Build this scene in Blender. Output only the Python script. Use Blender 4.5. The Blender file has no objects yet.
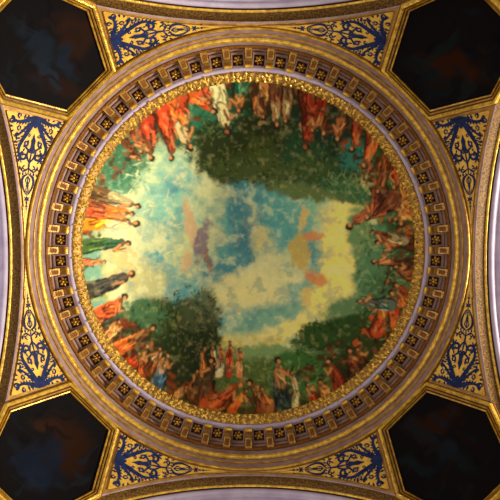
import bpy, math, random
import numpy as np
from mathutils import Vector, Matrix
random.seed(7); RNG = np.random.RandomState(11)
PI = math.pi; TAU = 2*PI
C = bpy.context.scene.collection
EYE = 1.6            # eye level above the floor
F = 626.0            # focal length in pixels of a 500 px frame: only used to convert measured angles into metres
D = 3.5              # half side of the crossing under the dome
H0 = 6.2             # springing of the arches above eye level
R2 = 2*D*D

# ------------------------------------------------------------------ materials
def lin(c):
    c = c/255.0
    return c/12.92 if c <= .04045 else ((c+.055)/1.055)**2.4
def srgb(r, g, b): return (lin(r), lin(g), lin(b), 1)
def material(name, col, rough=.5, metal=0., col2=None, scale=20., bump=0., bscale=60., spec=.5, detail=4., lo=.35, hi=.65, kind='NOISE'):
    m = bpy.data.materials.new(name); m.use_nodes = True
    nt = m.node_tree; b = nt.nodes['Principled BSDF']
    b.inputs['Base Color'].default_value = col
    b.inputs['Roughness'].default_value = rough; b.inputs['Metallic'].default_value = metal
    b.inputs['Specular IOR Level'].default_value = spec
    tc = nt.nodes.new('ShaderNodeTexCoord')
    if col2:
        n = nt.nodes.new('ShaderNodeTexNoise') if kind == 'NOISE' else nt.nodes.new('ShaderNodeTexVoronoi')
        n.inputs['Scale'].default_value = scale
        if kind == 'NOISE': n.inputs['Detail'].default_value = detail
        r = nt.nodes.new('ShaderNodeValToRGB')
        r.color_ramp.elements[0].position = lo; r.color_ramp.elements[1].position = hi
        r.color_ramp.elements[0].color = col; r.color_ramp.elements[1].color = col2
        nt.links.new(tc.outputs['Object'], n.inputs['Vector'])
        nt.links.new(n.outputs[0], r.inputs[0]); nt.links.new(r.outputs[0], b.inputs['Base Color'])
    if bump:
        n2 = nt.nodes.new('ShaderNodeTexNoise'); n2.inputs['Scale'].default_value = bscale
        bp = nt.nodes.new('ShaderNodeBump'); bp.inputs['Strength'].default_value = bump; bp.inputs['Distance'].default_value = .02
        nt.links.new(tc.outputs['Object'], n2.inputs['Vector'])
        nt.links.new(n2.outputs[0], bp.inputs['Height']); nt.links.new(bp.outputs[0], b.inputs['Normal'])
    return m
M = {}
M['gold'] = material('gilding', (.60, .33, .030, 1), .36, .4, (.30, .13, .012, 1), 9, .25, 40)
M['gold_bright'] = material('bright_gilding', (.90, .57, .08, 1), .30, .45, (.50, .25, .02, 1), 14, .3, 55)
M['gold_worn'] = material('worn_gilding', (.42, .22, .04, 1), .42, .45, (.20, .09, .02, 1), 22, .3, 60)
M['brown'] = material('brown_gilded_ground', (.12, .040, .008, 1), .5, .0, (.24, .10, .012, 1), 30, .3, 60, spec=.15)
M['dark'] = material('dark_brown_recess', (.045, .014, .004, 1), .6, .0, (.09, .03, .006, 1), 30, spec=.1)
M['lilac'] = material('lilac_plaster', srgb(162, 134, 132), .62, 0, srgb(134, 106, 96), 6, .1, 30, spec=.25)
M['lilac_pale'] = material('pale_lilac_plaster', srgb(186, 172, 190), .6, 0, srgb(168, 152, 172), 4, .08, 30, spec=.3)
M['leaf'] = material('carved_gilding', (.95, .62, .10, 1), .3, .4, (.22, .09, .012, 1), 26, .3, 55, lo=.42, hi=.66)
M['field'] = material('gold_leaf_field', srgb(226, 180, 58), .45, .15, srgb(200, 146, 34), 10, .15, 80)
M['blue'] = material('ultramarine_paint', srgb(14, 24, 60), .6, 0, srgb(28, 42, 86), 14, .1, 60, spec=.15)
M['pend'] = material('ochre_gilded_plaster', (.50, .27, .045, 1), .45, .3, (.34, .16, .03, 1), 8, .2, 40)
M['archband'] = material('brown_gold_diaper_band', (.06, .026, .006, 1), .5, .05, (.19, .095, .014, 1), 44, .3, 70, spec=.15, detail=2, lo=.42, hi=.62)
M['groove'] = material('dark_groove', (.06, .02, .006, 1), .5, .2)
def paint_mat(name, rough, bump, spec):
    m = bpy.data.materials.new(name); m.use_nodes = True
    nt = m.node_tree; b = nt.nodes['Principled BSDF']
    a = nt.nodes.new('ShaderNodeVertexColor'); a.layer_name = 'Paint'
    tc = nt.nodes.new('ShaderNodeTexCoord'); n = nt.nodes.new('ShaderNodeTexNoise')
    n.inputs['Scale'].default_value = 38; n.inputs['Detail'].default_value = 6
    mx = nt.nodes.new('ShaderNodeMix'); mx.data_type = 'RGBA'; mx.blend_type = 'OVERLAY'; mx.inputs[0].default_value = .2
    nt.links.new(tc.outputs['Object'], n.inputs['Vector'])
    nt.links.new(a.outputs['Color'], mx.inputs[6]); nt.links.new(n.outputs[0], mx.inputs[7])
    nt.links.new(mx.outputs[2], b.inputs['Base Color'])
    bp = nt.nodes.new('ShaderNodeBump'); bp.inputs['Strength'].default_value = bump; bp.inputs['Distance'].default_value = .02
    nt.links.new(n.outputs[0], bp.inputs['Height']); nt.links.new(bp.outputs[0], b.inputs['Normal'])
    b.inputs['Roughness'].default_value = rough; b.inputs['Specular IOR Level'].default_value = spec
    return m
M['fresco'] = paint_mat('painted_vault', .6, .12, .12)
M['canvas'] = paint_mat('dark_oil_paint', .6, .1, .04)

# ------------------------------------------------------------------ objects
def link_mesh(name, verts, faces, mat, parent=None, smooth=False, colors=None):
    me = bpy.data.meshes.new(name)
    v = np.asarray(verts, dtype=float)
    if parent is not None and parent.get('_world'): v = v - np.array(parent.location)
    me.from_pydata([tuple(p) for p in v.tolist()], [], [tuple(f) for f in faces]); me.update()
    me.materials.append(mat)
    if smooth: me.polygons.foreach_set('use_smooth', [True]*len(me.polygons))
    if colors is not None:
        a = me.color_attributes.new('Paint', 'FLOAT_COLOR', 'POINT')
        a.data.foreach_set('color', np.asarray(colors, dtype=np.float32).ravel())
    o = bpy.data.objects.new(name, me); C.objects.link(o)
    if parent is not None: o.parent = parent
    return o
ROOTS = []
def root(name, label, cat, loc, group=None, rz=0, world=True):
    o = bpy.data.objects.new(name, None); C.objects.link(o); o.location = loc; o.rotation_euler = (0, 0, rz)
    o.empty_display_size = .1
    tag(o, label, cat, group)
    if world: o['_world'] = 1; ROOTS.append(o)
    return o
def tag(o, label, cat, group=None):
    o['label'] = label; o['category'] = cat
    if group: o['group'] = group
def copy_tree(o, parent=None):
    c = o.copy(); C.objects.link(c)
    if parent is not None: c.parent = parent
    for ch in [x for x in KIDS.get(o.name, [])]: copy_tree(ch, c)
    return c
KIDS = {}
def kid(o, parent): KIDS.setdefault(parent.name, []).append(o); return o

# ------------------------------------------------------------------ geometry helpers
def pend(u, v, off=0.):
    """point of the spherical pendentive seen at angle (u,v)/F from the axis of the dome at eye level, raised by off"""
    d = np.array([u, v, F]); a = d.dot(d); b = d[2]*H0; c = H0*H0-R2
    t = (b+math.sqrt(max(b*b-a*c, 0)))/a
    p = d*t; n = (np.array([0, 0, H0])-p)/math.sqrt(R2)
    p = p+n*off
    return (p[0], p[1], p[2]+EYE)
def pxr(px, h): return (px*h/F, h+EYE)
def lathe(name, prof, mat, n=448, parent=None, smooth=True):
    vs = []; fs = []; k = len(prof)
    for i in range(n):
        a = TAU*i/n; c, s = math.cos(a), math.sin(a)
        for r, z in prof: vs.append((r*c, r*s, z))
    for i in range(n):
        j = (i+1) % n
        for q in range(k-1): fs.append((i*k+q, j*k+q, j*k+q+1, i*k+q+1))
    return link_mesh(name, vs, fs, mat, parent, smooth)
def bead(p0, p1, bulge, n=6):
    """half-round profile between two (r,z) points, bulging towards the room"""
    (r0, z0), (r1, z1) = p0, p1; mx, mz = (r0+r1)/2, (z0+z1)/2
    dx, dz = r1-r0, z1-z0; L = math.hypot(dx, dz); nx, nz = dz/L, -dx/L
    if nz > 0 or (abs(nz) < .1 and nx > 0): nx, nz = -nx, -nz
    out = []
    for i in range(n+1):
        a = PI*i/n; t = (1-math.cos(a))/2
        out.append((r0+dx*t+nx*bulge*math.sin(a), z0+dz*t+nz*bulge*math.sin(a)))
    return out

# ------------------------------------------------------------------ vault painting: a small painter
S = 2.2; X0 = 70.0; N = int(360*S)
yy, xx = np.mgrid[0:N, 0:N].astype(np.float32); xx = xx/S+X0; yy = yy/S+X0
def vnoise(scale, seed, shape=(N, N)):
    r = np.random.RandomState(seed); g = int(360/scale)+4
    t = r.rand(g, g).astype(np.float32)
    X = (xx-X0)/scale; Y = (yy-X0)/scale
    xi = X.astype(int); yi = Y.astype(int); fx = X-xi; fy = Y-yi
    fx = fx*fx*(3-2*fx); fy = fy*fy*(3-2*fy)
    return (t[yi, xi]*(1-fx)+t[yi, xi+1]*fx)*(1-fy)+(t[yi+1, xi]*(1-fx)+t[yi+1, xi+1]*fx)*fy
def fbm(scale, seed, o=4):
    s = 0; a = .5; tot = 0
    for i in range(o): s = s+a*vnoise(scale/2**i, seed+i*17); tot += a; a *= .55
    return s/tot
wx = (fbm(9, 1)-.5)*7+(vnoise(2.2, 5)-.5)*1.6; wy = (fbm(9, 2)-.5)*7+(vnoise(2.2, 6)-.5)*1.6
rag = fbm(8, 88, 4)
fine = vnoise(1.6, 9)*.5+vnoise(3.6, 10)*.5
def col(c): return np.array([lin(q) for q in c], dtype=np.float32)
img = np.zeros((N, N, 3), dtype=np.float32)
def mixin(mask, c, sl=None):
    t = img if sl is None else img[sl]
    t += (col(c)-t)*mask[..., None]
def sstep(a, b, x):
    t = np.clip((x-a)/(b-a), 0, 1); return t*t*(3-2*t)
def blob(x, y, rx, ry, c, ang=0, soft=.35, alpha=1., warp=1.):
    m = int((max(rx, ry)*1.3+8)*S); cx = int((x-X0)*S); cy = int((y-X0)*S)
    sl = (slice(max(0, cy-m), max(1, min(N, cy+m))), slice(max(0, cx-m), max(1, min(N, cx+m))))
    X = xx[sl]+wx[sl]*warp-x; Y = yy[sl]+wy[sl]*warp-y
    a = math.radians(ang); ca, sa = math.cos(a), math.sin(a)
    d = np.sqrt(((X*ca+Y*sa)/rx)**2+((-X*sa+Y*ca)/ry)**2)
    d = d+(rag[sl]-.5)*min(1.1, .35+soft*.9)*min(1, 14/min(rx, ry)+.25); sf = soft*.62
    mixin((1-sstep(1-sf, 1+sf, d))*alpha, c, sl)
def stroke(pts, w0, w1, c, alpha=1., warp=.25, soft=.8):
    P = np.array(pts, dtype=float)
    lo = P.min(0)-max(w0, w1)-4; hi = P.max(0)+max(w0, w1)+4
    a0 = np.clip(((lo-X0)*S).astype(int), 0, N-1); a1 = np.clip(((hi-X0)*S).astype(int), 1, N)
    sl = (slice(a0[1], a1[1]), slice(a0[0], a1[0]))
    X = xx[sl]+wx[sl]*warp; Y = yy[sl]+wy[sl]*warp
    if X.size == 0: return
    best = np.full(X.shape, 99., dtype=np.float32); n = len(P)-1
    for i in range(n):
        ax, ay = P[i]; bx, by = P[i+1]; dx, dy = bx-ax, by-ay; L = dx*dx+dy*dy+1e-6
        t = np.clip(((X-ax)*dx+(Y-ay)*dy)/L, 0, 1)
        w = w0+(w1-w0)*(i+t)/n
        best = np.minimum(best, np.hypot(X-ax-dx*t, Y-ay-dy*t)-w)
    mixin((1-sstep(-soft, soft, best))*alpha, c, sl)
# sky: halo of cream and yellow, teal and blue in the middle, drifting clouds
img[:] = col((186, 188, 118))
blob(118, 215, 45, 70, (196, 190, 112), soft=.6); blob(160, 180, 60, 30, (160, 184, 130), soft=.6)
blob(130, 265, 40, 40, (194, 176, 106), soft=.6)
blob(235, 245, 92, 84, (106, 164, 146), soft=.35)
blob(205, 200, 60, 46, (126, 180, 152), soft=.6); blob(262, 205, 50, 36, (84, 156, 146), soft=.6)
blob(190, 300, 60, 36, (104, 160, 146), soft=.6)
cl = fbm(34, 40, 5)
mixin(sstep(.46, .60, cl)*(1-sstep(80, 105, np.hypot(xx-235, yy-245)))*.7, (74, 138, 140))
blob(318, 205, 34, 26, (120, 176, 140), soft=.7); blob(330, 225, 16, 40, (196, 196, 120), soft=.8, alpha=.7)
mixin(sstep(.50, .62, fbm(28, 77, 5))*.85*(1-sstep(110, 150, np.hypot(xx-225, yy-250))), (196, 200, 140))
blob(247, 240, 20, 25, (52, 110, 128), soft=.8, alpha=.8); blob(222, 272, 24, 16, (64, 128, 138), soft=.8, alpha=.8)
blob(238, 200, 12, 26, (62, 128, 136), soft=.7, alpha=.8); blob(300, 318, 34, 10, (92, 160, 148), -25, soft=.6, alpha=.8)
blob(205, 205, 18, 30, (184, 194, 136), soft=.8, alpha=.8); blob(252, 290, 42, 22, (222, 212, 132), -10, soft=.6, alpha=.9)
blob(270, 265, 16, 18, (198, 198, 134), soft=.7, alpha=.8); blob(262, 238, 9, 13, (206, 194, 112), 40, soft=.7, alpha=.8)
blob(290, 225, 22, 30, (88, 158, 146), soft=.7, alpha=.7); blob(185, 250, 16, 30, (188, 192, 124), soft=.8, alpha=.75)
blob(148, 285, 22, 22, (186, 176, 104), soft=.7, alpha=.8)
# yellow light along the right of the sky
blob(345, 235, 22, 56, (244, 218, 104), 8, soft=.5); blob(332, 292, 20, 40, (242, 218, 104), 38, soft=.55)
blob(296, 328, 50, 11, (230, 212, 112), -24, soft=.6); blob(240, 345, 44, 8, (196, 180, 84), 0, soft=.7)
blob(350, 205, 16, 24, (246, 220, 104), -10, soft=.6); blob(268, 318, 40, 8, (120, 166, 132), -16, soft=.7)
wsp = fbm(10, 411, 4); wmask = 1-sstep(118, 150, np.hypot(xx-232, yy-250))
mixin(sstep(.52, .70, wsp)*.45*wmask, (214, 214, 150)); mixin((1-sstep(.32, .46, wsp))*.4*wmask, (70, 134, 134))
# landscape all round the rim
rr = np.hypot(xx-247.5, yy-249); ang = np.degrees(np.arctan2(yy-249, xx-247.5)) % 360
edge = rr+(fbm(16, 60)-.5)*26
mixin(sstep(146, 154, edge)*sstep(150, 168, ang)*(1-sstep(205, 230, ang)), (112, 134, 72))
blob(116, 170, 30, 26, (70, 126, 88), -40, soft=.5); blob(130, 150, 34, 20, (62, 110, 74), -45, soft=.5)
blob(98, 205, 16, 22, (126, 146, 92), 0, soft=.5); blob(92, 262, 12, 30, (110, 160, 136), 0, soft=.6, alpha=.7)
blob(96, 320, 16, 20, (70, 150, 140), 0, soft=.6, alpha=.8)
blob(250, 118, 112, 38, (34, 54, 26), 0, soft=.2); blob(205, 120, 38, 26, (40, 110, 72), 0, soft=.5)
blob(270, 150, 76, 30, (40, 48, 18), 8, soft=.3); blob(240, 158, 46, 24, (66, 80, 26), 0, soft=.45)
blob(222, 150, 26, 30, (40, 52, 18), 20, soft=.4, alpha=.9)
blob(320, 160, 44, 34, (34, 74, 40), 20, soft=.4); blob(345, 190, 34, 12, (60, 104, 60), 24, soft=.5)
blob(300, 190, 40, 8, (96, 116, 60), 12, soft=.6); blob(340, 125, 50, 30, (28, 52, 34), 35, soft=.4)
blob(315, 170, 26, 14, (56, 84, 34), 10, soft=.6); blob(255, 170, 40, 14, (74, 92, 40), 5, soft=.6, alpha=.8)
blob(352, 155, 12, 16, (52, 120, 96), 0, soft=.6)
blob(395, 190, 24, 60, (50, 84, 36), -10, soft=.4); blob(398, 260, 26, 62, (58, 82, 42), 0, soft=.35)
blob(372, 270, 18, 50, (84, 130, 84), 10, soft=.5); blob(360, 232, 12, 26, (104, 140, 84), 0, soft=.6)
blob(350, 310, 28, 16, (96, 130, 80), -20, soft=.6); blob(385, 305, 26, 40, (70, 110, 66), 20, soft=.5)
blob(330, 345, 36, 24, (34, 64, 20), -20, soft=.25); blob(316, 338, 18, 14, (44, 78, 24), 0, soft=.3)
blob(360, 330, 26, 16, (42, 72, 26), -30, soft=.35); blob(345, 375, 44, 26, (38, 56, 22), -35, soft=.4)
blob(380, 345, 26, 26, (56, 60, 26), -40, soft=.4)
blob(256, 362, 62, 14, (112, 140, 80), 0, soft=.5); blob(270, 352, 60, 6, (120, 150, 90), 0, soft=.6)
blob(248, 392, 90, 32, (84, 104, 44), 0, soft=.3); blob(300, 372, 26, 24, (58, 108, 44), 0, soft=.5)
blob(245, 410, 80, 12, (70, 70, 24), 0, soft=.5)
blob(165, 330, 46, 30, (48, 70, 30), 10, soft=.3); blob(192, 340, 28, 36, (34, 50, 18), 0, soft=.3)
blob(200, 312, 18, 20, (74, 88, 52), 30, soft=.5, alpha=.85); blob(142, 318, 26, 16, (64, 108, 66), 0, soft=.4)
blob(125, 350, 34, 28, (48, 44, 24), 40, soft=.4); blob(165, 380, 40, 24, (42, 52, 26), 30, soft=.4)
blob(200, 362, 12, 20, (30, 44, 18), 0, soft=.4)
# leafy dabs over the green masses
def dabs(x, y, rx, ry, n, cols, L=3.2):
    for _ in range(n):
        a = RNG.rand()*TAU; q = math.sqrt(RNG.rand())*1.05
        px, py = x+rx*q*math.cos(a), y+ry*q*math.sin(a); b = RNG.rand()*TAU
        c = cols[RNG.randint(len(cols))]
        stroke([(px, py), (px+L*math.cos(b), py+L*math.sin(b))], .9, .3, c, .75, soft=.6)
dabs(112, 160, 30, 26, 120, [(60, 100, 60), (100, 140, 90), (50, 80, 50)]); dabs(215, 118, 30, 18, 120, [(40, 100, 70), (26, 60, 40), (70, 120, 80)])
G1 = [(74, 92, 34), (30, 42, 16), (96, 110, 48), (44, 60, 22)]
dabs(262, 150, 72, 34, 420, G1); dabs(335, 150, 38, 40, 160, [(30, 60, 36), (62, 100, 56), (22, 40, 24)])
dabs(190, 325, 30, 38, 260, [(30, 44, 16), (84, 84, 44), (60, 74, 34), (110, 100, 66)]); dabs(150, 325, 28, 22, 120, G1)
dabs(335, 345, 40, 26, 260, [(26, 50, 16), (56, 88, 30), (40, 70, 24)]); dabs(120, 168, 30, 26, 90, [(60, 104, 76), (96, 144, 104)])
dabs(382, 260, 24, 70, 180, [(110, 150, 84), (50, 76, 34), (80, 116, 60)]); dabs(250, 395, 90, 20, 200, [(90, 120, 40), (60, 66, 24), (46, 80, 30)])
dabs(384, 262, 26, 80, 120, [(140, 160, 90), (104, 136, 84), (60, 90, 46), (150, 150, 84)], 6); dabs(262, 378, 60, 16, 110, [(130, 146, 70), (100, 130, 70), (70, 90, 36)], 6); dabs(345, 185, 26, 14, 50, [(90, 130, 80), (120, 140, 70)], 6)
dabs(150, 210, 30, 50, 60, [(204, 200, 140), (150, 180, 130)], 7)
# faint drifting accents in the sky: two small clouds of ochre and mauve
blob(190, 222, 5, 22, (196, 158, 110), -10, soft=.5, alpha=.85); blob(186, 262, 5, 13, (196, 160, 108), 20, soft=.6, alpha=.8)
blob(202, 240, 6, 20, (116, 88, 110), 12, soft=.5, alpha=.8); blob(208, 262, 3, 12, (140, 96, 80), -12, soft=.6, alpha=.8)
blob(300, 252, 11, 17, (186, 160, 72), -6, soft=.3, alpha=.9); blob(316, 236, 10, 5, (206, 130, 64), -10, soft=.5, alpha=.85)
blob(316, 278, 11, 6, (206, 126, 62), 20, soft=.5, alpha=.85); blob(303, 220, 5, 13, (206, 176, 92), 10, soft=.5, alpha=.85)
blob(307, 296, 5, 12, (206, 180, 96), 8, soft=.5, alpha=.85)
# robed figures standing round the rim (feet, head, width, robe, upper garment)
SK = (196, 128, 66); SKD = (150, 82, 40)
def shade(c, k): return tuple(min(255, max(0, q*k)) for q in c)
def figure(fx, fy, hx, hy, w, robe, top=None, skin=SK, hair=(50, 30, 18), arm=1, bend=0):
    w = w*1.12
    ax = np.array([hx-fx, hy-fy], float); L = np.hypot(*ax); a = ax/L; n = np.array([-a[1], a[0]])
    f = np.array([fx, fy], float); hd = np.array([hx, hy], float); bend = bend+RNG.uniform(-2.5, 2.5)
    def P(t, s): return tuple(f+ax*t+n*(s*w+bend*math.sin(PI*t)))
    hr = min(w*.36, 3.6); tmax = 1-hr*1.3/L; top = top or robe; g = RNG.choice([-1, 1])
    W_ = .55
    stroke([P(0, .15*g), P(.35, .12*g), P(.62, .05*g)], w*.98, w*.66, shade(robe, .42), warp=W_)
    stroke([P(.0, 0), P(.3, -.05*g), P(.62, 0)], w*.84, w*.58, robe, warp=W_)
    stroke([P(.5, 0), P(tmax-.08, 0)], w*.66, w*.5, shade(top, .55), warp=W_); stroke([P(.52, -.08*g), P(tmax-.08, -.1*g)], w*.52, w*.4, top, warp=W_)
    for k in range(9):
        s = RNG.uniform(-.8, .8); t0 = RNG.uniform(0, .4); kk = RNG.choice([.35, .55, 1.35, 1.7]); e = s+RNG.uniform(-.5, .5)
        stroke([P(t0, s), P(t0+.14, (s+e)/2+.12*g), P(t0+RNG.uniform(.22, .4), e*.7)], w*.11+.15, .2, shade(robe, kk), .85, warp=W_)
    for k in range(4):
        s = RNG.uniform(-.5, .5); stroke([P(.55, s), P(tmax-.08, -s*.6)], .8, .3, shade(top, RNG.choice([.45, 1.5])), .85, warp=W_)
    mode = RNG.randint(4)
    if mode != 3:
        el = RNG.uniform(.75, 1.15)*arm; tt = RNG.uniform(-.3, .02)
        stroke([P(tmax-.1, .35*arm), P(tmax-.24, el), P(tmax+tt, el+RNG.uniform(-.4, .5)*arm)], 1.9, .9, shade(skin, .7), warp=.3)
        stroke([P(tmax-.1, .25*arm), P(tmax-.23, el*.9), P(tmax+tt, el+RNG.uniform(-.1, .3)*arm)], 1.3, .6, skin, warp=.3)
    if mode > 1: stroke([P(tmax-.12, -.35*arm), P(tmax-.34, -.2*arm)], 1.5, .9, shade(skin, .9), warp=.3)
    stroke([P(tmax-.04, 0), P(1-hr*.6/L, 0)], 1.6, 1.4, shade(skin, .6), warp=.2)
    q = RNG.uniform(-.4, .4)
    stroke([tuple(hd+a*hr*.3), tuple(hd+a*hr*.1-n*arm*.8)], hr, hr*.8, hair, warp=.3)
    stroke([tuple(hd+n*arm*hr*.4-a*(.5+q)), tuple(hd+n*arm*hr*.3)], hr*.55, hr*.5, skin, warp=.2)
def crowd(a0, a1, r0, r1, n, cols):
    """loose drapery dabs filling the shade between the figures"""
    for _ in range(n):
        a = math.radians(RNG.uniform(a0, a1)); r = RNG.uniform(r0, r1); b = RNG.uniform(0, TAU); L = RNG.uniform(3, 8)
        x, y = 247.5+r*math.cos(a), 249+r*math.sin(a); c = cols[RNG.randint(len(cols))]
        stroke([(x, y), (x+L*.5*math.cos(b)+1, y+L*.5*math.sin(b)-1), (x+L*math.cos(b), y+L*math.sin(b))], RNG.uniform(1.2, 3), .4, c, .8, warp=.7)
DK = [(40, 24, 14), (72, 38, 18), (110, 46, 20), (44, 48, 24), (150, 66, 26)]
crowd(212, 330, 138, 170, 150, DK); crowd(326, 372, 134, 172, 110, DK+[(190, 84, 30)]); crowd(10, 42, 140, 172, 60, DK+[(200, 80, 26)])
crowd(44, 75, 128, 168, 70, DK[:4]); crowd(108, 156, 138, 172, 130, DK); crowd(80, 108, 150, 172, 40, DK[:4]); crowd(172, 212, 148, 172, 50, DK)
crowd(262, 300, 125, 168, 60, [(60, 40, 20), (130, 80, 40), (196, 120, 60), (30, 60, 40), (170, 140, 84)])
OR = (200, 104, 32); RD = (182, 66, 30); BR = (122, 62, 26); DB = (62, 44, 26); CR = (212, 190, 128); GN = (48, 96, 50); TL = (66, 100, 92)
# far small group
for (x, c, t, k) in ((203, OR, BR, 0), (211, (186, 130, 90), CR, 2), (219, CR, RD, 3), (229, RD, RD, 7), (239, (196, 120, 70), OR, 0)):
    figure(x, 376, x+1, 350-k, 3.6, c, t, arm=1 if x % 2 else -1)
# left
figure(84, 188, 138, 206, 7.5, (112, 78, 42), (166, 148, 96), hair=(44, 30, 20)); figure(84, 202, 132, 214, 6, (170, 84, 42), OR)
figure(84, 222, 136, 224, 8.5, (226, 122, 20), CR, arm=-1); figure(84, 212, 128, 221, 5, RD, OR)
figure(82, 246, 128, 243, 7, (70, 100, 44), (44, 96, 56)); figure(80, 262, 104, 262, 4, (196, 92, 48), SK)
figure(84, 290, 131, 274, 9, (58, 54, 44), (70, 66, 54), arm=-1); figure(92, 318, 124, 297, 8.5, (200, 74, 32), (204, 88, 36))
figure(106, 340, 118, 322, 5, SK, SK)
figure(112, 352, 152, 328, 8, (186, 78, 26), (110, 74, 36), hair=(60, 34, 18)); figure(124, 366, 146, 346, 7, (170, 52, 22), (96, 90, 44))
figure(140, 378, 138, 354, 5, (150, 60, 26), BR); figure(156, 388, 166, 356, 7, (60, 92, 112), (210, 158, 98), arm=1)
figure(176, 398, 186, 388, 4, SK, SK); figure(148, 372, 160, 350, 5, BR, (198, 144, 88), arm=-1)
# bottom
figure(201, 404, 212, 362, 8.5, (84, 46, 24), (70, 52, 28), arm=-1, hair=(50, 26, 14)); figure(190, 398, 196, 372, 5, BR, DB)
figure(206, 408, 240, 386, 9, (196, 82, 34), (190, 70, 28), hair=(160, 70, 24)); figure(232, 412, 246, 392, 5, (214, 84, 30), OR)
figure(268, 410, 250, 384, 8, (170, 92, 40), (120, 84, 40), arm=-1); figure(262, 412, 262, 390, 5, (140, 70, 34), BR)
figure(286, 412, 278, 362, 8.5, (34, 54, 50), (186, 134, 76), arm=1, hair=(44, 26, 16)); figure(296, 408, 292, 374, 4, (200, 180, 110), CR)
figure(316, 408, 308, 386, 5, (206, 62, 24), SK); figure(328, 402, 320, 384, 5.5, (212, 116, 52), SK)
figure(342, 396, 330, 362, 8, (110, 40, 20), (150, 60, 30), arm=-1); figure(356, 386, 350, 352, 8, (72, 44, 24), (130, 54, 30)); figure(366, 374, 358, 350, 5, DB, BR)
# right
figure(400, 336, 392, 294, 8, (194, 86, 34), (204, 70, 26), arm=1); figure(378, 332, 384, 300, 7, (184, 68, 30), OR, arm=-1)
figure(392, 306, 360, 302, 6, (90, 112, 90), (96, 96, 76)); figure(412, 312, 396, 286, 7, (190, 82, 32), (180, 70, 26))
figure(412, 262, 374, 262, 6, (78, 44, 26), (150, 86, 46)); figure(416, 244, 378, 242, 8, (94, 46, 24), (176, 92, 44), arm=-1)
figure(418, 276, 396, 268, 6, BR, (120, 56, 28)); figure(404, 240, 372, 232, 5, (150, 130, 84), BR, arm=-1)
figure(398, 196, 350, 226, 9, (120, 58, 30), (168, 92, 52), bend=3); figure(380, 190, 368, 218, 7, (104, 50, 26), (150, 74, 38))
figure(408, 182, 402, 224, 7.5, (206, 110, 46), (214, 130, 60)); figure(402, 166, 394, 188, 6.5, (178, 60, 28), RD)
figure(414, 214, 396, 220, 6, (196, 102, 44), SK)
figure(386, 158, 378, 192, 6, BR, (140, 66, 34)); figure(374, 130, 364, 166, 7.5, (190, 74, 30), (214, 84, 28)); figure(360, 116, 352, 150, 7, (120, 50, 26), (156, 70, 34))
# top
figure(346, 104, 338, 140, 7.5, (74, 60, 34), (176, 100, 52)); figure(330, 98, 322, 134, 7, (58, 48, 28), BR, arm=-1)
figure(308, 92, 306, 148, 9, (150, 52, 24), (150, 38, 16), skin=SKD); figure(322, 96, 312, 132, 5.5, (150, 36, 16), RD)
figure(286, 86, 286, 122, 6, (130, 90, 52), (190, 160, 100)); figure(275, 86, 276, 126, 7, (120, 70, 40), (176, 150, 96), arm=-1); figure(262, 86, 264, 118, 6, (196, 120, 60), (110, 60, 34))
figure(243, 84, 240, 112, 8, (24, 100, 66), (186, 112, 52)); figure(254, 86, 256, 114, 5, (70, 44, 24), (204, 116, 54)); 
figure(216, 86, 228, 132, 9, (228, 214, 140), (220, 200, 124), skin=SKD)
figure(192, 96, 214, 112, 9, (190, 80, 32), (196, 70, 26), bend=-3); figure(205, 88, 210, 104, 5, (170, 60, 28), BR)
figure(172, 104, 190, 148, 8.5, (206, 96, 34), (206, 176, 112), arm=-1); figure(164, 112, 172, 158, 7.5, (190, 60, 24), (150, 60, 28)); figure(182, 100, 188, 130, 6, RD, OR)
figure(148, 122, 152, 158, 7.5, (170, 50, 24), (110, 60, 30)); figure(138, 132, 142, 152, 6, (120, 54, 26), SKD); figure(126, 144, 140, 160, 4.5, (104, 62, 30), BR)
mixin((1-fine)*.12, (30, 30, 16)); mixin(sstep(.55, .9, vnoise(4.5, 21)*.6+fine*.4)*.16, (236, 220, 140))
img = np.clip(img, 0, 1); img *= (1+.35*sstep(.02, .3, img.mean(2)))[..., None]; img = np.clip(img, 0, .92)**.96
PAINT = np.clip(img, 0, 1)
def sample(px, py):
    X = np.clip((px-X0)*S, 0, N-2); Y = np.clip((py-X0)*S, 0, N-2)
    xi = X.astype(int); yi = Y.astype(int); fx = (X-xi)[:, None]; fy = (Y-yi)[:, None]
    c = (PAINT[yi, xi]*(1-fx)+PAINT[yi, xi+1]*fx)*(1-fy)+(PAINT[yi+1, xi]*(1-fx)+PAINT[yi+1, xi+1]*fx)*fy
    return np.concatenate([c, np.ones((len(c), 1))], 1)

# ------------------------------------------------------------------ dome
CAMY = -.45
def build_dome():
    na, nr = 880, 190; a0, b0, hb = 2.93, 1.75, 10.56
    V = []; PX = []; PY = []
    for j in range(nr+1):
        q = (j/nr); th = (PI/2)*(1-q)*.998+.0001      # th: 90 deg = springing, 0 = crown
        # even spacing in plan
        r = a0*math.sqrt(max(0, 1-q)) if False else a0*(1-q)
        r = max(r, .004); h = hb+b0*math.sqrt(max(0, 1-(r/a0)**2))
        for i in range(na):
            a = TAU*i/na; x, y = r*math.cos(a), r*math.sin(a)
            V.append((x, y, h+EYE)); 
            # where this point of the vault lies in the painter's plan
            PX.append(248.5+F*x/h); PY.append(252.3+F*(y-CAMY)/h-F*(-CAMY)/9.7)
    Fs = [(j*na+i, j*na+(i+1) % na, (j+1)*na+(i+1) % na, (j+1)*na+i) for j in range(nr) for i in range(na)]
    cols = sample(np.array(PX), np.array(PY))
    o = link_mesh('dome_painting', V, Fs, M['fresco'], None, True, cols)
    tag(o, 'round painted dome with cloudy sky, trees and robed figures', 'ceiling painting')
build_dome()
def structure(o): o['kind'] = 'structure'; return o

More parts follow.
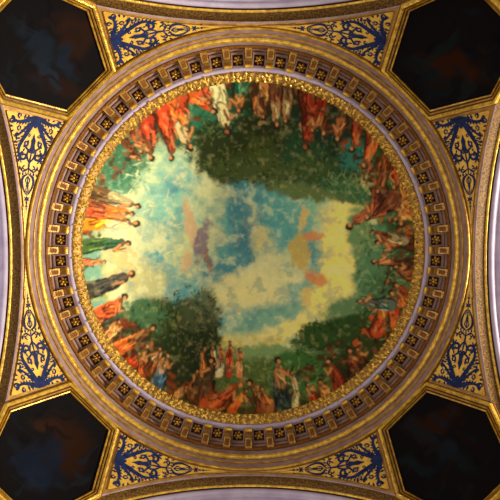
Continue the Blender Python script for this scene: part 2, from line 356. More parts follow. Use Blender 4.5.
# ------------------------------------------------------------------ ring of mouldings under the dome
tn = [0]
def ring(prof, mat):
    tn[0] += 1
    return structure(lathe('trim_%d' % tn[0], prof, M[mat]))
P = pxr
ring([(3.50, 9.79+EYE), P(222.5, 9.72), P(221.6, 9.69)]+bead(P(221.6, 9.69), P(219.4, 9.71), .012), 'gold')
ring([P(219.4, 9.71), P(219.0, 9.74), P(215.8, 9.85)], 'lilac')
ring(bead(P(215.8, 9.85), P(213.9, 9.87), .014)+[P(213.6, 9.89)], 'gold')
ring([P(213.6, 9.89), P(211.6, 9.99)], 'lilac')
ring([P(211.6, 9.99), P(211.4, 9.97)]+bead(P(211.4, 9.97), P(207.0, 10.06), .035, 8)+[P(206.6, 10.10)], 'gold_bright')
ring([P(206.6, 10.10), P(203.3, 10.24)], 'lilac')
ring([P(203.3, 10.24), P(202.8, 10.22), P(201.0, 10.25), P(199.8, 10.32), P(199.0, 10.36)], 'brown')
ring([P(199.0, 10.36), P(198.6, 10.37), P(196.8, 10.45)], 'lilac')
ring(bead(P(196.8, 10.45), P(195.2, 10.47), .012)+[P(194.8, 10.50)], 'gold')
ring([P(194.8, 10.50), P(180.5, 10.50)], 'lilac')
ring([P(180.4, 10.50), P(181.4, 10.44), P(181.2, 10.42), P(177.2, 10.42), P(177.0, 10.45)], 'lilac_pale')

# gilded foliage moulding
g = root('leaf_garland', 'gilded carved leaf moulding running round the rim of the painted dome', 'moulding', (0, 0, 10.45+EYE))
p0, p1 = P(177.1, 10.43), P(166.4, 10.56)
lathe('moulding_core', [P(177.4, 10.50), p0]+bead(p0, p1, .03, 8)+[(p1[0]+.03, p1[1]+.10)], M['gold_worn'], parent=g)
def leaves():
    vs = []; fs = []
    for row, (t, n) in enumerate(((.26, 170), (.40, 180), (.60, 170), (.84, 160))):
        for i in range(n):
            a = TAU*(i+random.uniform(-.3, .3)+.5*row)/n
            r = p0[0]+(p1[0]-p0[0])*t; z = p0[1]+(p1[1]-p0[1])*t-.02
            c, s = math.cos(a), math.sin(a)
            er = np.array([-c, -s, 0]); et = np.array([-s, c, 0]); ez = np.array([0, 0, -1.])
            sl = np.array([-c, -s, .8]); sl /= np.linalg.norm(sl)
            dn = np.array([-.6*c, -.6*s, -1.]); dn /= np.linalg.norm(dn)
            al = random.uniform(-1.1, 1.1)+(1.0 if i % 2 else -1.0)*.5
            d = sl*math.cos(al)+et*math.sin(al); w = -sl*math.sin(al)+et*math.cos(al)
            L = random.uniform(.08, .125); W = random.uniform(.018, .028); o = np.array([r*c, r*s, z])-d*L*.45
            b = len(vs)
            for k in range(6):
                q = k/5; ww = W*math.sin(PI*min(1, q*.92+.08))**.7*(1 if k < 5 else .1); lift = .012+.026*math.sin(PI*q)
                m = o+d*L*q+dn*lift
                vs.extend([m-w*ww-dn*.014, m+dn*.004, m+w*ww-dn*.014])
            for k in range(5):
                j = b+k*3; fs += [(j, j+1, j+4, j+3), (j+1, j+2, j+5, j+4)]
    return vs, fs
v_, f_ = leaves()
lv = link_mesh('foliage', v_, f_, M['leaf'], g, False); lv['kind'] = 'stuff'

# ------------------------------------------------------------------ small solid builders (local coordinates)
def box(vs, fs, x0, x1, y0, y1, z0, z1):
    b = len(vs); vs += [(x, y, z) for x in (x0, x1) for y in (y0, y1) for z in (z0, z1)]
    fs += [(b, b+1, b+3, b+2), (b+4, b+6, b+7, b+5), (b, b+4, b+5, b+1), (b+2, b+3, b+7, b+6), (b, b+2, b+6, b+4), (b+1, b+5, b+7, b+3)]
def prism_y(prof, hw, bev=.006):
    """closed (x,z) outline extruded in y with a chamfered edge"""
    n = len(prof); cx = sum(p[0] for p in prof)/n; cz = sum(p[1] for p in prof)/n; vs = []; fs = []
    for y, k in ((-hw, 1), (-hw+bev, 0), (hw-bev, 0), (hw, 1)):
        for x, z in prof:
            d = math.hypot(x-cx, z-cz) or 1
            vs.append((x-(x-cx)/d*bev*k, y, z-(z-cz)/d*bev*k))
    for q in range(3):
        for i in range(n):
            j = (i+1) % n; fs.append((q*n+i, q*n+j, (q+1)*n+j, (q+1)*n+i))
    fs.append(tuple(range(n))[::-1]); fs.append(tuple(range(3*n, 4*n)))
    return vs, fs
def ellipsoid(cx, cy, cz, rx, ry, rz, nu=12, nv=7, rot=0):
    vs = []; fs = []; c, s = math.cos(rot), math.sin(rot)
    for j in range(nv+1):
        t = PI*j/nv
        for i in range(nu):
            a = TAU*i/nu; x, y, z = rx*math.sin(t)*math.cos(a), ry*math.sin(t)*math.sin(a), rz*math.cos(t)
            vs.append((cx+x*c-y*s, cy+x*s+y*c, cz+z))
    for j in range(nv):
        for i in range(nu):
            k = (i+1) % nu; fs.append((j*nu+i, j*nu+k, (j+1)*nu+k, (j+1)*nu+i))
    return vs, fs
NM = 56
def clock(i, what, shift=0.):
    """i counts clockwise from the topmost one; name it from the nearest of four landmarks"""
    marks = ['topmost', 'rightmost', 'bottommost', 'leftmost']
    words = ['first', 'second', 'third', 'fourth', 'fifth', 'sixth', 'seventh']
    q, k = divmod(i, 14)
    return marks[q % 4], k, words

# modillion, built once at local origin: x outward, z up (z=0 at the soffit it hangs from)
SOF = 10.50
mod = root('modillion', 'x', 'bracket', (0, 0, 0), 'gilded modillions of the dome cornice', world=False)
XI, XO = 3.0, 3.365
prof = [(XI, 0), (XI, -.10), (XI+.015, -.125), (XI+.05, -.13), (XI+.09, -.105), (XI+.15, -.11), (XI+.21, -.155), (XI+.26, -.20), (XI+.31, -.235), (XI+.355, -.24), (XO, -.21), (XO+.01, -.15), (XO+.01, 0)]
v_, f_ = prism_y(prof, .057); kid(link_mesh('body', v_, f_, M['gold']), mod)
vs, fs = [], []
def slab(vs, fs, x0, z0, x1, z1, y0, y1, t):
    """thin raised bar following the underside from (x0,z0) to (x1,z1)"""
    b = len(vs)
    for (x, z) in ((x0, z0), (x1, z1)):
        for y in (y0, y1):
            vs.append((x, y, z)); vs.append((x, y, z-t))
    fs += [(b, b+4, b+6, b+2), (b+1, b+3, b+7, b+5), (b, b+1, b+5, b+4), (b+2, b+6, b+7, b+3), (b, b+2, b+3, b+1), (b+4, b+5, b+7, b+6)]
A_ = (XI+.150, -.114); B_ = (XI+.31, -.236)
slab(vs, fs, *A_, *B_, -.057, -.035, .012); slab(vs, fs, *A_, *B_, .035, .057, .012)
dx, dz = B_[0]-A_[0], B_[1]-A_[1]
slab(vs, fs, A_[0], A_[1], A_[0]+dx*.16, A_[1]+dz*.16, -.057, .057, .014); slab(vs, fs, A_[0]+dx*.70, A_[1]+dz*.70, B_[0], B_[1], -.057, .057, .014)
kid(link_mesh('panel_frame', vs, fs, M['gold']), mod)
vs, fs = [], []; slab(vs, fs, A_[0]+dx*.16, A_[1]+dz*.16, A_[0]+dx*.70, A_[1]+dz*.70, -.037, .037, .004)
kid(link_mesh('inset_panel', vs, fs, M['brown']), mod)
def roll(x, z, r, hw, n=14):
    return prism_y([(x+r*math.cos(TAU*i/n), z+r*math.sin(TAU*i/n)) for i in range(n)], hw, .008)
v_, f_ = roll(XO-.03, -.215, .042, .062); kid(link_mesh('scroll', v_, f_, M['gold_bright'], smooth=False), mod)
v_, f_ = roll(XI+.025, -.115, .026, .062); kid(link_mesh('scroll', v_, f_, M['gold_bright']), mod)
vs, fs = [], []
for y in (-.052, -.012, .026): slab(vs, fs, XI+.055, -.128, XI+.10, -.108, y, y+.026, .012)
slab(vs, fs, XI+.115, -.105, XI+.14, -.108, -.057, .057, .014)
kid(link_mesh('fluting', vs, fs, M['gold_worn']), mod)
vs, fs = [], []; box(vs, fs, XI+.03, XI+.15, -.072, .072, -.085, 0)
kid(link_mesh('abacus', vs, fs, M['lilac']), mod)
for k in KIDS[mod.name]: k.parent = mod

# coffer with its flower, local origin at centre of the coffer
RC = 3.137
ros = root('ceiling_rosette', 'x', 'rosette', (0, 0, 0), 'gilded flowers in the coffers of the dome cornice', world=False)
vs, fs = [], []; hx, hy, w = .118, .110, .023
box(vs, fs, -hx, -hx+w, -hy, hy, -.085, 0); box(vs, fs, hx-w, hx, -hy, hy, -.085, 0)
box(vs, fs, -hx+w, hx-w, -hy, -hy+w, -.085, 0); box(vs, fs, -hx+w, hx-w, hy-w, hy, -.085, 0)
kid(link_mesh('coffer_frame', vs, fs, M['lilac']), ros)
vs, fs = [], []; box(vs, fs, -hx+w, hx-w, -hy+w, hy-w, -.030, -.004); kid(link_mesh('recess', vs, fs, M['dark']), ros)
for k in range(6):
    a = TAU*k/6+.3
    v_, f_ = ellipsoid(.050*math.cos(a), .050*math.sin(a), -.052, .031, .023, .022, 10, 6, a)
    kid(link_mesh('petal', v_, f_, M['gold'], smooth=True), ros)
v_, f_ = ellipsoid(0, 0, -.070, .019, .019, .018); kid(link_mesh('boss', v_, f_, M['gold_bright'], smooth=True), ros)
vs, fs = [], []; box(vs, fs, hx+.001, hx+.016, -hy, hy, -.055, -.02); kid(link_mesh('fillet', vs, fs, M['gold_bright']), ros)
for k in KIDS[ros.name]: k.parent = ros
LM = ['topmost', 'rightmost', 'bottommost', 'leftmost']; ORD = ['next', 'second', 'third', 'fourth', 'fifth', 'sixth', 'seventh']
for i in range(NM):
    q, k = divmod(i, 14)
    th = -PI/2+TAU*i/NM                      # clockwise from the top of the photograph
    m = mod if i == 0 else copy_tree(mod)
    m.location = (0, 0, SOF+EYE); m.rotation_euler = (0, 0, th)
    if k == 0: lab = LM[q]+' gilded scroll bracket of the ring round the dome'
    elif k == 7: lab = 'gilded scroll bracket halfway between the %s and the %s of the ring' % (LM[q], LM[(q+1) % 4])
    elif k < 7: lab = 'gilded scroll bracket, %s clockwise from the %s of the ring' % (ORD[k-1] if k > 1 else 'next', LM[q])
    else: lab = 'gilded scroll bracket, %s anticlockwise from the %s of the ring' % (ORD[13-k] if k < 13 else 'next', LM[(q+1) % 4])
    m['label'] = lab
    r = ros if i == 0 else copy_tree(ros)
    t2 = th+PI/NM
    r.location = (RC*math.cos(t2), RC*math.sin(t2), SOF+EYE); r.rotation_euler = (0, 0, t2)
    if k < 7: lab = 'gilded flower in lilac coffer, %s clockwise from the %s bracket' % (['first']+ORD[1:], LM[q]) if False else 'gilded flower in lilac coffer, %s clockwise from the %s bracket' % ((['first']+ORD[1:])[k], LM[q])
    else: lab = 'gilded flower in lilac coffer, %s anticlockwise from the %s bracket' % ((['first']+ORD[1:])[13-k], LM[(q+1) % 4])
    r['label'] = lab

# ------------------------------------------------------------------ pendentives
def arch_px(y):
    h = H0+math.sqrt(max(D*D-y*y, 0)); return F*D/h, F*y/h
_t = [arch_px(D*math.sin(a)) for a in np.linspace(0, 1.35, 300)]
_phi = np.array([math.atan2(v, u) for u, v in _t]); _rho = np.array([math.hypot(u, v) for u, v in _t])
def arch_rho(phi): return float(np.interp(phi, _phi, _rho))
CORN = {(-1, -1): 'upper-left', (1, -1): 'upper-right', (-1, 1): 'lower-left', (1, 1): 'lower-right'}
for n_, ((sx, sy), cn) in enumerate(CORN.items()):
    vs = []; fs = []; na, nr = 60, 40
    for i in range(na+1):
        a = PI/2*i/na; rm = min(D/max(math.cos(a), math.sin(a)), math.sqrt(R2)-.002)
        for j in range(nr+1):
            r = 3.46+(rm-3.46)*j/nr
            vs.append((sx*r*math.cos(a), sy*r*math.sin(a), H0+math.sqrt(max(0, R2-r*r))+EYE))
    for i in range(na):
        for j in range(nr): k = i*(nr+1)+j; fs.append((k, k+1, k+nr+2, k+nr+1))
    structure(link_mesh('ceiling', vs, fs, M['pend'], None, True))

def strip_closed(loops, closed=True):
    """faces between successive loops with equal counts"""
    n = len(loops[0]); vs = [p for L in loops for p in L]; fs = []
    for q in range(len(loops)-1):
        for i in range(n if closed else n-1):
            j = (i+1) % n; fs.append((q*n+i, q*n+j, (q+1)*n+j, (q+1)*n+i))
    return vs, fs
# hexagonal framed paintings
HEX = [(142, 181), (181, 142), (241.5, 160), (271, 219), (219, 271), (160, 241.5)]
WID = [7.5, 11, 10.5, 10.5, 10.5, 11]       # frame width along each side
def hexloop(k, per=14):
    """outline of the picture grown by k (0..1) of the frame width, sampled along the sides"""
    n = 6; L = []
    lines = []
    for i in range(n):
        a = np.array(HEX[i], float); b = np.array(HEX[(i+1) % n], float); d = (b-a)/np.linalg.norm(b-a)
        nn = np.array([d[1], -d[0]]); cen = np.mean(np.array(HEX), 0)
        if nn.dot(cen-a) > 0: nn = -nn
        lines.append((a+nn*WID[i]*k, d))
    C_ = []
    for i in range(n):
        p, d = lines[i-1]; q, e = lines[i]
        A = np.array([[d[0], -e[0]], [d[1], -e[1]]]); t = np.linalg.solve(A, q-p); C_.append(p+d*t[0])
    for i in range(n):
        for j in range(per): L.append(C_[i]+(C_[(i+1) % n]-C_[i])*j/per)
    return L
FR = [('picture_slip', 'gold', [(0, .012), (.0, .045), (.10, .05), (.16, .04)]),
      ('groove', 'groove', [(.16, .04), (.20, .022), (.27, .022)]),
      ('inner_moulding', 'gold', [(.27, .022), (.28, .06), (.36, .07), (.43, .055)]),
      ('groove', 'groove', [(.43, .055), (.46, .035), (.52, .035)]),
      ('outer_moulding', 'gold_bright', [(.52, .035), (.54, .075), (.68, .095), (.80, .09), (.90, .06), (.93, .03)]),
      ('backing_edge', 'brown', [(.93, .03), (1.0, .03), (1.0, -.01)])]
DARK = {'upper-left': [((-.1, -.1, .5, .16, 50), (26, 34, 44)), ((.05, .35, .4, .12, 75), (30, 38, 48)), ((.35, .15, .3, .12, 80), (24, 34, 46)), ((.5, -.25, .34, .4, 0), (44, 24, 14)), ((.2, .55, .5, .14, 20), (40, 20, 14))],
        'upper-right': [((-.2, .0, .42, .10, -40), (24, 32, 30)), ((-.45, .3, .3, .14, 10), (22, 28, 30)), ((.0, .25, .5, .22, 10), (56, 26, 6)), ((-.3, .55, .22, .22, 0), (20, 26, 28)), ((.2, .6, .1, .35, 10), (24, 34, 34))],
        'lower-left': [((-.05, .2, .3, .4, 20), (20, 28, 44)), ((-.2, .35, .22, .2, 0), (28, 38, 52)), ((.35, -.1, .3, .5, 0), (44, 22, 8)), ((-.4, .0, .22, .3, 0), (20, 26, 40)), ((.1, -.35, .4, .12, 30), (52, 28, 14))],
        'lower-right': [((-.4, -.35, .24, .14, 30), (30, 30, 34)), ((-.1, -.1, .4, .12, 40), (26, 34, 40)), ((-.45, .2, .3, .1, 10), (24, 34, 36)), ((.2, .1, .34, .14, 20), (22, 30, 34)), ((-.2, -.45, .5, .2, -20), (50, 24, 6))]}
for (sx, sy), cn in CORN.items():
    ctr = pend(sx*203, sy*203)
    T = root('framed_painting', 'dark hexagonal painting in a stepped gilt frame in the %s corner' % cn, 'painting', ctr, 'dark hexagonal paintings in the four corners')
    for name, mt, pr in FR:
        loops = [[pend(sx*u, sy*v, off) for u, v in hexloop(k)] for k, off in pr]
        v_, f_ = strip_closed(loops); link_mesh(name, v_, f_, M[mt], T)
    # canvas
    base = hexloop(.02, 30); cen = np.mean(np.array(HEX), 0); nr = 60; nb = len(base); V = []; UV = []
    for j in range(nr+1):
        t = 1-j/nr*.999
        for p in base:
            q = cen+(p-cen)*t; V.append(pend(sx*q[0], sy*q[1], .012)); UV.append(((sx*(q[0]-cen[0]))/64, (sy*(q[1]-cen[1]))/64))
    Fs = [(j*nb+i, j*nb+(i+1) % nb, (j+1)*nb+(i+1) % nb, (j+1)*nb+i) for j in range(nr) for i in range(nb)]
    UV = np.array(UV); colr = np.tile(col((14, 11, 12)), (len(UV), 1))
    wxx = UV[:, 0]+.06*np.sin(UV[:, 1]*9)+.03*np.sin(UV[:, 1]*23+UV[:, 0]*11); wyy = UV[:, 1]+.06*np.sin(UV[:, 0]*8+1)+.03*np.sin(UV[:, 0]*19)
    rs = np.random.RandomState(len(cn)*7+sx+2*sy)
    items = [(b, c, .9) for b, c in reversed(DARK[cn])]
    for _ in range(26):
        items.append(((rs.uniform(-.7, .7), rs.uniform(-.7, .7), rs.uniform(.06, .24), rs.uniform(.02, .07), rs.uniform(0, 180)), [(26, 32, 40), (12, 10, 12), (34, 20, 12), (20, 28, 34)][rs.randint(4)], .6))
    for (bx, by, rx, ry, an), c, al in items:
        a = math.radians(an); X = wxx-bx; Y = wyy-by
        d = np.sqrt(((X*math.cos(a)+Y*math.sin(a))/rx)**2+((-X*math.sin(a)+Y*math.cos(a))/ry)**2)
        m = (1-sstep(.5, 1.3, d))*al; colr += (col(c)*.62-colr)*m[:, None]
    colr = np.concatenate([colr, np.ones((len(colr), 1))], 1)
    link_mesh('canvas', V, Fs, M['canvas'], T, True, colr)

# ------------------------------------------------------------------ blue and gold arabesque panels
nb_ = np.array([.252, -.968]); LB = np.array([181., 142.])+nb_*12.2; LD = np.array([60.5, 18.]); LD /= np.linalg.norm(LD)
def line_rho(phi):
    # distance at which the ray at phi meets the frame's outer side
    c, s = math.cos(phi), math.sin(phi); A = np.array([[c, -LD[0]], [s, -LD[1]]]); t = np.linalg.solve(A, LB); return t[0], t[1]
RIN = 223.6
def bounds(phi, m=0.):
    ro = arch_rho(phi)-1.8-m
    r, t = line_rho(phi)
    rl = r if r > 0 else 9999
    # frame side lies above: only points with smaller v are inside => inner distances are outside the panel's range beyond the line
    return RIN+m, ro, rl
def field_grid(m=0., na=90, nr=24):
    """the panel as a grid: for each angle from the tip to the frame, between ring and arch, cut by the frame's side"""
    out = []
    phis = np.linspace(.02, 1.2, 4000); ok = []
    for ph in phis:
        ri, ro, rl = bounds(ph, m)
        # the side runs outward and upward: the allowed part of the ray is the part beyond the line
        n0 = (np.array([math.cos(ph), math.sin(ph)])*ri-LB).dot(nb_); n1 = (np.array([math.cos(ph), math.sin(ph)])*ro-LB).dot(nb_)
        if n0 < m and n1 < m: continue
        a, b = ri, ro
        if n0 < m: a = ri+(ro-ri)*(m-n0)/(n1-n0)
        if n1 < m: b = ri+(ro-ri)*(m-n0)/(n1-n0)
        if b-a > .8: ok.append((ph, a, b))
    idx = np.linspace(0, len(ok)-1, na).astype(int)
    for k in idx:
        ph, a, b = ok[k]
        out.append([(math.cos(ph)*(a+(b-a)*j/nr), math.sin(ph)*(a+(b-a)*j/nr)) for j in range(nr+1)])
    return out
GRID = field_grid(); GRID2 = field_grid(1.1)
# arabesque drawn in panel coordinates (s from the frame side towards the tip, t across), in hundredths handled as px
AX0 = np.array([210.0, 139.6]); AX1 = np.array([219.0, 78.0]); AX2 = np.array([224.8, 26.0])
def axis(s):
    # quadratic curve through the middle of the panel, arc length approx 118
    q = s/116.0; p = (1-q)**2*AX0+2*q*(1-q)*AXM+q*q*AX2; d = 2*(1-q)*(AXM-AX0)+2*q*(AX2-AXM); d /= np.linalg.norm(d)
    return p, np.array([-d[1], d[0]])
AXM = (AX1-.25*AX0-.25*AX2)*2
def loc(s, t):
    p, n = axis(s); k = min(1, max(0, (s-30)/25)); k = k*k*(3-2*k)
    if k > 0:
        ph = math.atan2(p[1], p[0]); r0, r1 = RIN, arch_rho(ph)-1.8; hw = (r1-r0)/2; rm = (r0+r1)/2
        p = p*(1-k)+k*rm*np.array([math.cos(ph), math.sin(ph)])
        nom = 9.6 if s < 81 else 5.2
        t = t*((1-k)+k*min(1.0, (hw-1.0)/nom))
    return p+n*t
def catmull(P, n=7):
    P = [np.array(p, float) for p in P]; Q = [2*P[0]-P[1]]+P+[2*P[-1]-P[-2]]; out = []
    for i in range(1, len(Q)-2):
        for k in range(n):
            t = k/n; out.append(.5*(2*Q[i]+(Q[i+1]-Q[i-1])*t+(2*Q[i-1]-5*Q[i]+4*Q[i+1]-Q[i+2])*t*t+(3*Q[i]-Q[i-1]-3*Q[i+1]+Q[i+2])*t**3))
    out.append(Q[-2]); return out
POLY = []    # list of (points quads) in panel (s,t)
def rib(pts, ws, serr=0, side=1):
    c = catmull(pts); n = len(c); W = np.interp(np.linspace(0, 1, n), np.linspace(0, 1, len(ws)), ws)*.86
    L = []; Rr = []
    for i in range(n):
        d = c[min(i+1, n-1)]-c[max(i-1, 0)]; d = d/(np.linalg.norm(d)+1e-9); nn = np.array([-d[1], d[0]])
        L.append(c[i]+nn*W[i]); Rr.append(c[i]-nn*W[i])
        if serr and i % 3 == 1 and 2 < i < n-2:
            o = nn*side; b = c[i]+o*W[i]*.7
            POLY.append([b-d*1.1, b+d*1.0, b+o*serr+d*1.5])
    for i in range(n-1): POLY.append([L[i], L[i+1], Rr[i+1], Rr[i]])
def spiral(cs, ct, r0, r1, a0, turns, w0, w1, lead=None):
    P_ = []
    m = 12
    for k in range(m+1):
        q = k/m; a = math.radians(a0)+turns*TAU*q; r = r0+(r1-r0)*q
        P_.append((cs+r*math.cos(a), ct+r*math.sin(a)))
    if lead: P_ = list(lead)+P_
    w0 *= 1.35; w1 *= 1.3; rib(P_, [w0, (w0+w1)/2, w1])
    rib([P_[-1], (P_[-1][0]+.01, P_[-1][1]+.3)], [w1*1.5, w1*1.5])
def leaf(s, t, ang, L, W):
    a = math.radians(ang); rib([(s, t), (s+L*.5*math.cos(a), t+L*.5*math.sin(a)), (s+L*math.cos(a), t+L*math.sin(a))], [.2, W*1.4, .15])
for sd in (1, -1):
    def M_(p): return [(s, t*sd) for s, t in p]
    # top cross limb, ending in a curl at the panel's corner
    rib(M_([(4.5, 0), (5.5, 5), (8, 11), (9, 17), (7.5, 22), (5, 25)]), [2.3, 2.5, 1.7, 1.1, .8], 2.4, -sd)
    spiral(8.2, 24.5*sd, 3.4, 1.0, 180, .95*sd, .9, .5)
    # inner curls under the cross limb's top
    spiral(2.6, 10*sd, 2.6, .8, 0, -.9*sd, .7, .45)
    spiral(3.6, 16.5*sd, 2.2, .7, 0, .9*sd, .6, .4)
    leaf(5, 19*sd, 200, 4.5, .9); leaf(6.5, 12*sd, 190, 4, .9)
    # long leafy limbs enclosing the heart
    rib(M_([(6.5, 1.5), (14, 5.2), (24, 10.5), (32, 13.5), (40, 12), (47, 8)]), [2.4, 2.3, 2.1, 1.6, 1.1, .6], 2.8, sd)
    rib(M_([(8.5, 3), (14, 9), (21, 16), (23, 20)]), [1.8, 1.5, 1.0, .3], 2.2, sd)
    # inner scrolls
    rib(M_([(47, 0), (42, 3), (36, 4), (32, 1.5)]), [.6, 1.0, .9, .4])
    spiral(40.5, 7*sd, 4.2, 1.3, 160*sd if sd > 0 else -160, -1.15*sd, 1.25, .7)
    spiral(28, 7.2*sd, 2.6, .8, 20*sd, -1.0*sd, .8, .5, lead=M_([(37, 1.2), (34, 4)]))
    spiral(14.5, 15.5*sd, 2.4, .7, 0, .95*sd, .6, .45); spiral(45, 12.5*sd, 2.3, .7, 90*sd, -.95*sd, .6, .45); spiral(53.5, 5.5*sd, 2.2, .7, -90*sd, 1.0*sd, .6, .45)
    spiral(20.5, 5.2*sd, 1.7, .6, 90, .9*sd, .5, .4)
    for (s, t, a, L, W) in ((27, 14.5, 70, 4.5, .9), (33, 17, 60, 4, .8), (38, 15.5, 40, 4, .8), (24, 13, 90, 4, .8), (16, 25, 40, 4, .8), (12, 27, 80, 3, .7), (49, 4, 40, 4, .7), (56, 3, -20, 3, .6), (57, 8, 30, 4, .7), (32, 9, 200, 4, .8), (36, 8.5, 190, 3.5, .7), (27, 4.2, 150, 3, .6)): leaf(s, t*sd, a*sd, L, W)
    # sprigs filling the shoulders
    for (s, t, a, L, W) in ((17, 21, 60, 5, 1.1), (18, 17, 20, 5, 1.), (22, 18, -20, 4.5, 1.), (14, 22, 100, 4, .9), (26, 17.5, 30, 4, .8), (30, 18, -60, 3, .8), (20, 24, 90, 3, .8),
                            (47, 12, 30, 4, .8), (50, 9, -10, 4.5, .9), (53, 9, 60, 3, .7), (44, 14, 60, 3, .7), (56, 5, 20, 4, .8), (35, 16.5, 0, 3.5, .6)):
        leaf(s, t*sd, a*sd, L, W)
    # wreath
    rib(M_([(58, .6), (61, 5.2), (66, 7.6), (72, 7.2), (77, 4.4), (79, 1)]), [.6, 1.4, 1.7, 1.5, 1.1, .5], .9, sd)
    rib(M_([(77, 1.2), (75, 3.2), (72.6, 2.4)]), [.6, .6, .4]); rib(M_([(60, 0), (64, 2.6), (68, 1.4)]), [.5, .8, .4])
    leaf(52, .5*sd, 45*sd, 6, .8)
    # finial crosses
    leaf(84, 0, 65*sd, 4.2, .9); leaf(84, 0, 120*sd, 4, .8); leaf(91, 0, 50*sd, 3.2, .8)
# centre line: heart-shaped drop, stem, spade in the wreath, diamonds
rib([(5.5, 0), (9, 0), (13.5, 0)], [2.2, 3.6, 1.2]); rib([(2.5, 0), (6, 0)], [.5, 2.2])
rib([(19, 0), (22, 0), (25, 0), (29, 0), (33, 0), (36, 0)], [.3, 1.2, 2.6, 2.0, 3.0, .6], .8, 1); rib([(35, 0), (47, 0), (58, 0)], [.6, 1.1, .5])
rib([(61, 0), (66, 0), (70, 0), (73, 0), (79, 0)], [.4, 1.0, 2.4, 1.0, .6]); rib([(79, 0), (90, 0), (101, 0)], [.6, .7, .35])
rib([(85, 0), (88, 0), (91, 0)], [.2, 1.8, .3]); rib([(92, 0), (95, 0), (98, 0)], [.2, 1.3, .2])
for (sx, sy), cn in CORN.items():
    for swap in (0, 1):
        def W3(p, off):
            u, v = (p[1], p[0]) if swap else (p[0], p[1]); return pend(sx*u, sy*v, off)
        side = ('left' if sx < 0 else 'right') if not swap else ('top' if sy < 0 else 'bottom')
        T = root('ornamental_panel', 'blue arabesque on gold, in the %s corner along the %s arch' % (cn, side), 'decorative panel',
                 W3(loc(30, 0), 0), 'blue arabesque panels on gold ground')
        nr = len(GRID[0])
        link_mesh('border', *strip_closed([[W3(p, .022 if 0 < q < nr else .0) for p in row] for q, row in enumerate(GRID)], False), M['gold'], T)
        link_mesh('field', *strip_closed([[W3(p, .028) for p in row] for row in GRID2], False), M['field'], T)
        vs = []; fs = []
        for pl in POLY:
            c_ = loc(*np.mean(np.array(pl), 0)); ph = math.atan2(c_[1], c_[0]); rr_ = math.hypot(*c_)
            if rr_ < RIN+1.1 or rr_ > arch_rho(ph)-2.7 or (c_-LB).dot(nb_) < .9: continue
            b = len(vs)
            for p in pl:
                q = loc(p[0], p[1]); vs.append(W3(q, .034))
            fs.append(tuple(range(b, b+len(pl))))
        link_mesh('arabesque', vs, fs, M['blue'], T)

# ------------------------------------------------------------------ the four arches
SIDES = {'right': (1, 0), 'left': (-1, 0), 'bottom': (0, 1), 'top': (0, -1)}
def arch_sweep(name, side, prof, mat, parent=None, n=150, a1=1.3):
    """prof: (outward from the pendentive's edge, lowering towards the centre of the arch)"""
    ex, ey = SIDES[side]; vs = []; fs = []; k = len(prof)
    for i in range(n+1):
        a = -a1+2*a1*i/n
        for w, dl in prof:
            r = D-dl; x = D+w; y = r*math.sin(a); z = H0+r*math.cos(a)+EYE
            vs.append((ex*x+(-ey)*y, ey*x+ex*y, z))
    for i in range(n):
        for q in range(k-1): fs.append((i*k+q, i*k+q+1, (i+1)*k+q+1, (i+1)*k+q))
    return link_mesh(name, vs, fs, M[mat], parent, True)
for sd in SIDES:
    ex, ey = SIDES[sd]
    T = root('archivolt', 'brown and gold ornamented arch band on the %s side of the dome ring' % sd, 'arch', (ex*(D+.1), ey*(D+.1), H0+D+EYE), 'ornamented arch bands on the four sides')
    arch_sweep('inner_fillet', sd, [(-.004, -.02), (-.004, .012), (.022, .012)], 'lilac', T)
    arch_sweep('ornamented_band', sd, [(.022, .012), (.022, .0), (.16, .0)], 'archband', T)
    arch_sweep('gilt_bead', sd, [(.16, .0), (.165, .012), (.175, .02), (.19, .02), (.198, .01), (.20, 0)], 'gold_bright', T)
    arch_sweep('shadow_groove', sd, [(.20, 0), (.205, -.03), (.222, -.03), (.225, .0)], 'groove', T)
    structure(arch_sweep('trim_%d' % (tn[0]+1), sd, [(.225, 0), (.225, .03), (.24, .05), (.29, .055), (.30, .03), (.36, .03), (.365, .06), (.38, .07), (.46, .07), (.47, .04), (.62, .04), (.63, .10), (1.6, .10)], 'lilac_pale')); tn[0] += 1

for o in ROOTS:
    if '_world' in o: del o['_world']

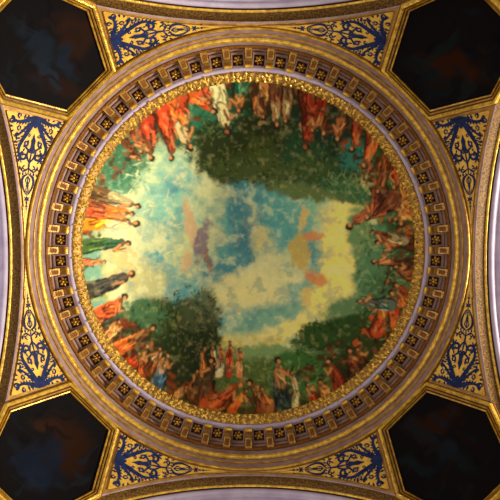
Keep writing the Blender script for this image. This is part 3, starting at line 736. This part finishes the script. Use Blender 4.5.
# ------------------------------------------------------------------ light
w = bpy.data.worlds.new('World'); bpy.context.scene.world = w; w.use_nodes = True
nt = w.node_tree; bg = nt.nodes['Background']
tc = nt.nodes.new('ShaderNodeTexCoord'); sp = nt.nodes.new('ShaderNodeSeparateXYZ'); rp = nt.nodes.new('ShaderNodeValToRGB')
nt.links.new(tc.outputs['Generated'], sp.inputs[0]); mp = nt.nodes.new('ShaderNodeMapRange'); mp.inputs[1].default_value = -1; mp.inputs[2].default_value = .3
nt.links.new(sp.outputs[2], mp.inputs[0]); nt.links.new(mp.outputs[0], rp.inputs[0]); nt.links.new(rp.outputs[0], bg.inputs[0])
e = rp.color_ramp.elements; e[0].position = 0; e[0].color = (.95, .80, .62, 1); e[1].position = .9; e[1].color = (.8, .76, .74, 1)
bg.inputs[1].default_value = .36
def area(name, loc_, target, sx, sy, power, colr):
    l = bpy.data.lights.new(name, 'AREA'); l.shape = 'RECTANGLE'; l.size = sx; l.size_y = sy; l.energy = power; l.color = colr
    o = bpy.data.objects.new(name, l); C.objects.link(o); o.location = loc_
    o.rotation_euler = (Vector(target)-Vector(loc_)).to_track_quat('-Z', 'Y').to_euler(); return o
area('window_daylight_right', (14.0, 2.2, 6.2), (-2.5, 0, 12.0), 3.8, 3.0, 4900, (1, .92, .78))
area('window_daylight_bottom', (0, 6.6, 6.0), (0, -3, 11.6), 2.8, 2.6, 110, (1, .93, .85))
area('window_daylight_left', (-6.6, 0, 6.0), (3, 0, 11.6), 2.8, 2.6, 170, (.95, .93, 1))
area('window_daylight_top', (0, -6.6, 6.0), (0, 3, 11.6), 2.8, 2.6, 80, (1, .93, .85))

# ------------------------------------------------------------------ camera: on the floor looking up, a little off the axis
cd = bpy.data.cameras.new('camera'); cam = bpy.data.objects.new('camera', cd); C.objects.link(cam)
cd.sensor_width = 36; cd.lens = F/500*36; cd.clip_end = 100
cam.location = (0, CAMY, EYE)
d = Vector((1.5/F, -CAMY/9.7-2.3/F, 1)).normalized()
right = Vector((1, 0, 0)); right = (right-d*right.dot(d)).normalized(); zc = -d; yc = zc.cross(right)
cam.matrix_world = Matrix(((right.x, yc.x, zc.x, cam.location.x), (right.y, yc.y, zc.y, cam.location.y), (right.z, yc.z, zc.z, cam.location.z), (0, 0, 0, 1)))
sc = bpy.context.scene; sc.camera = cam
sc.view_settings.view_transform = 'Standard'; sc.view_settings.look = 'None'; sc.view_settings.gamma = 1; sc.view_settings.use_curve_mapping = False
sc.view_settings.exposure = 0.0
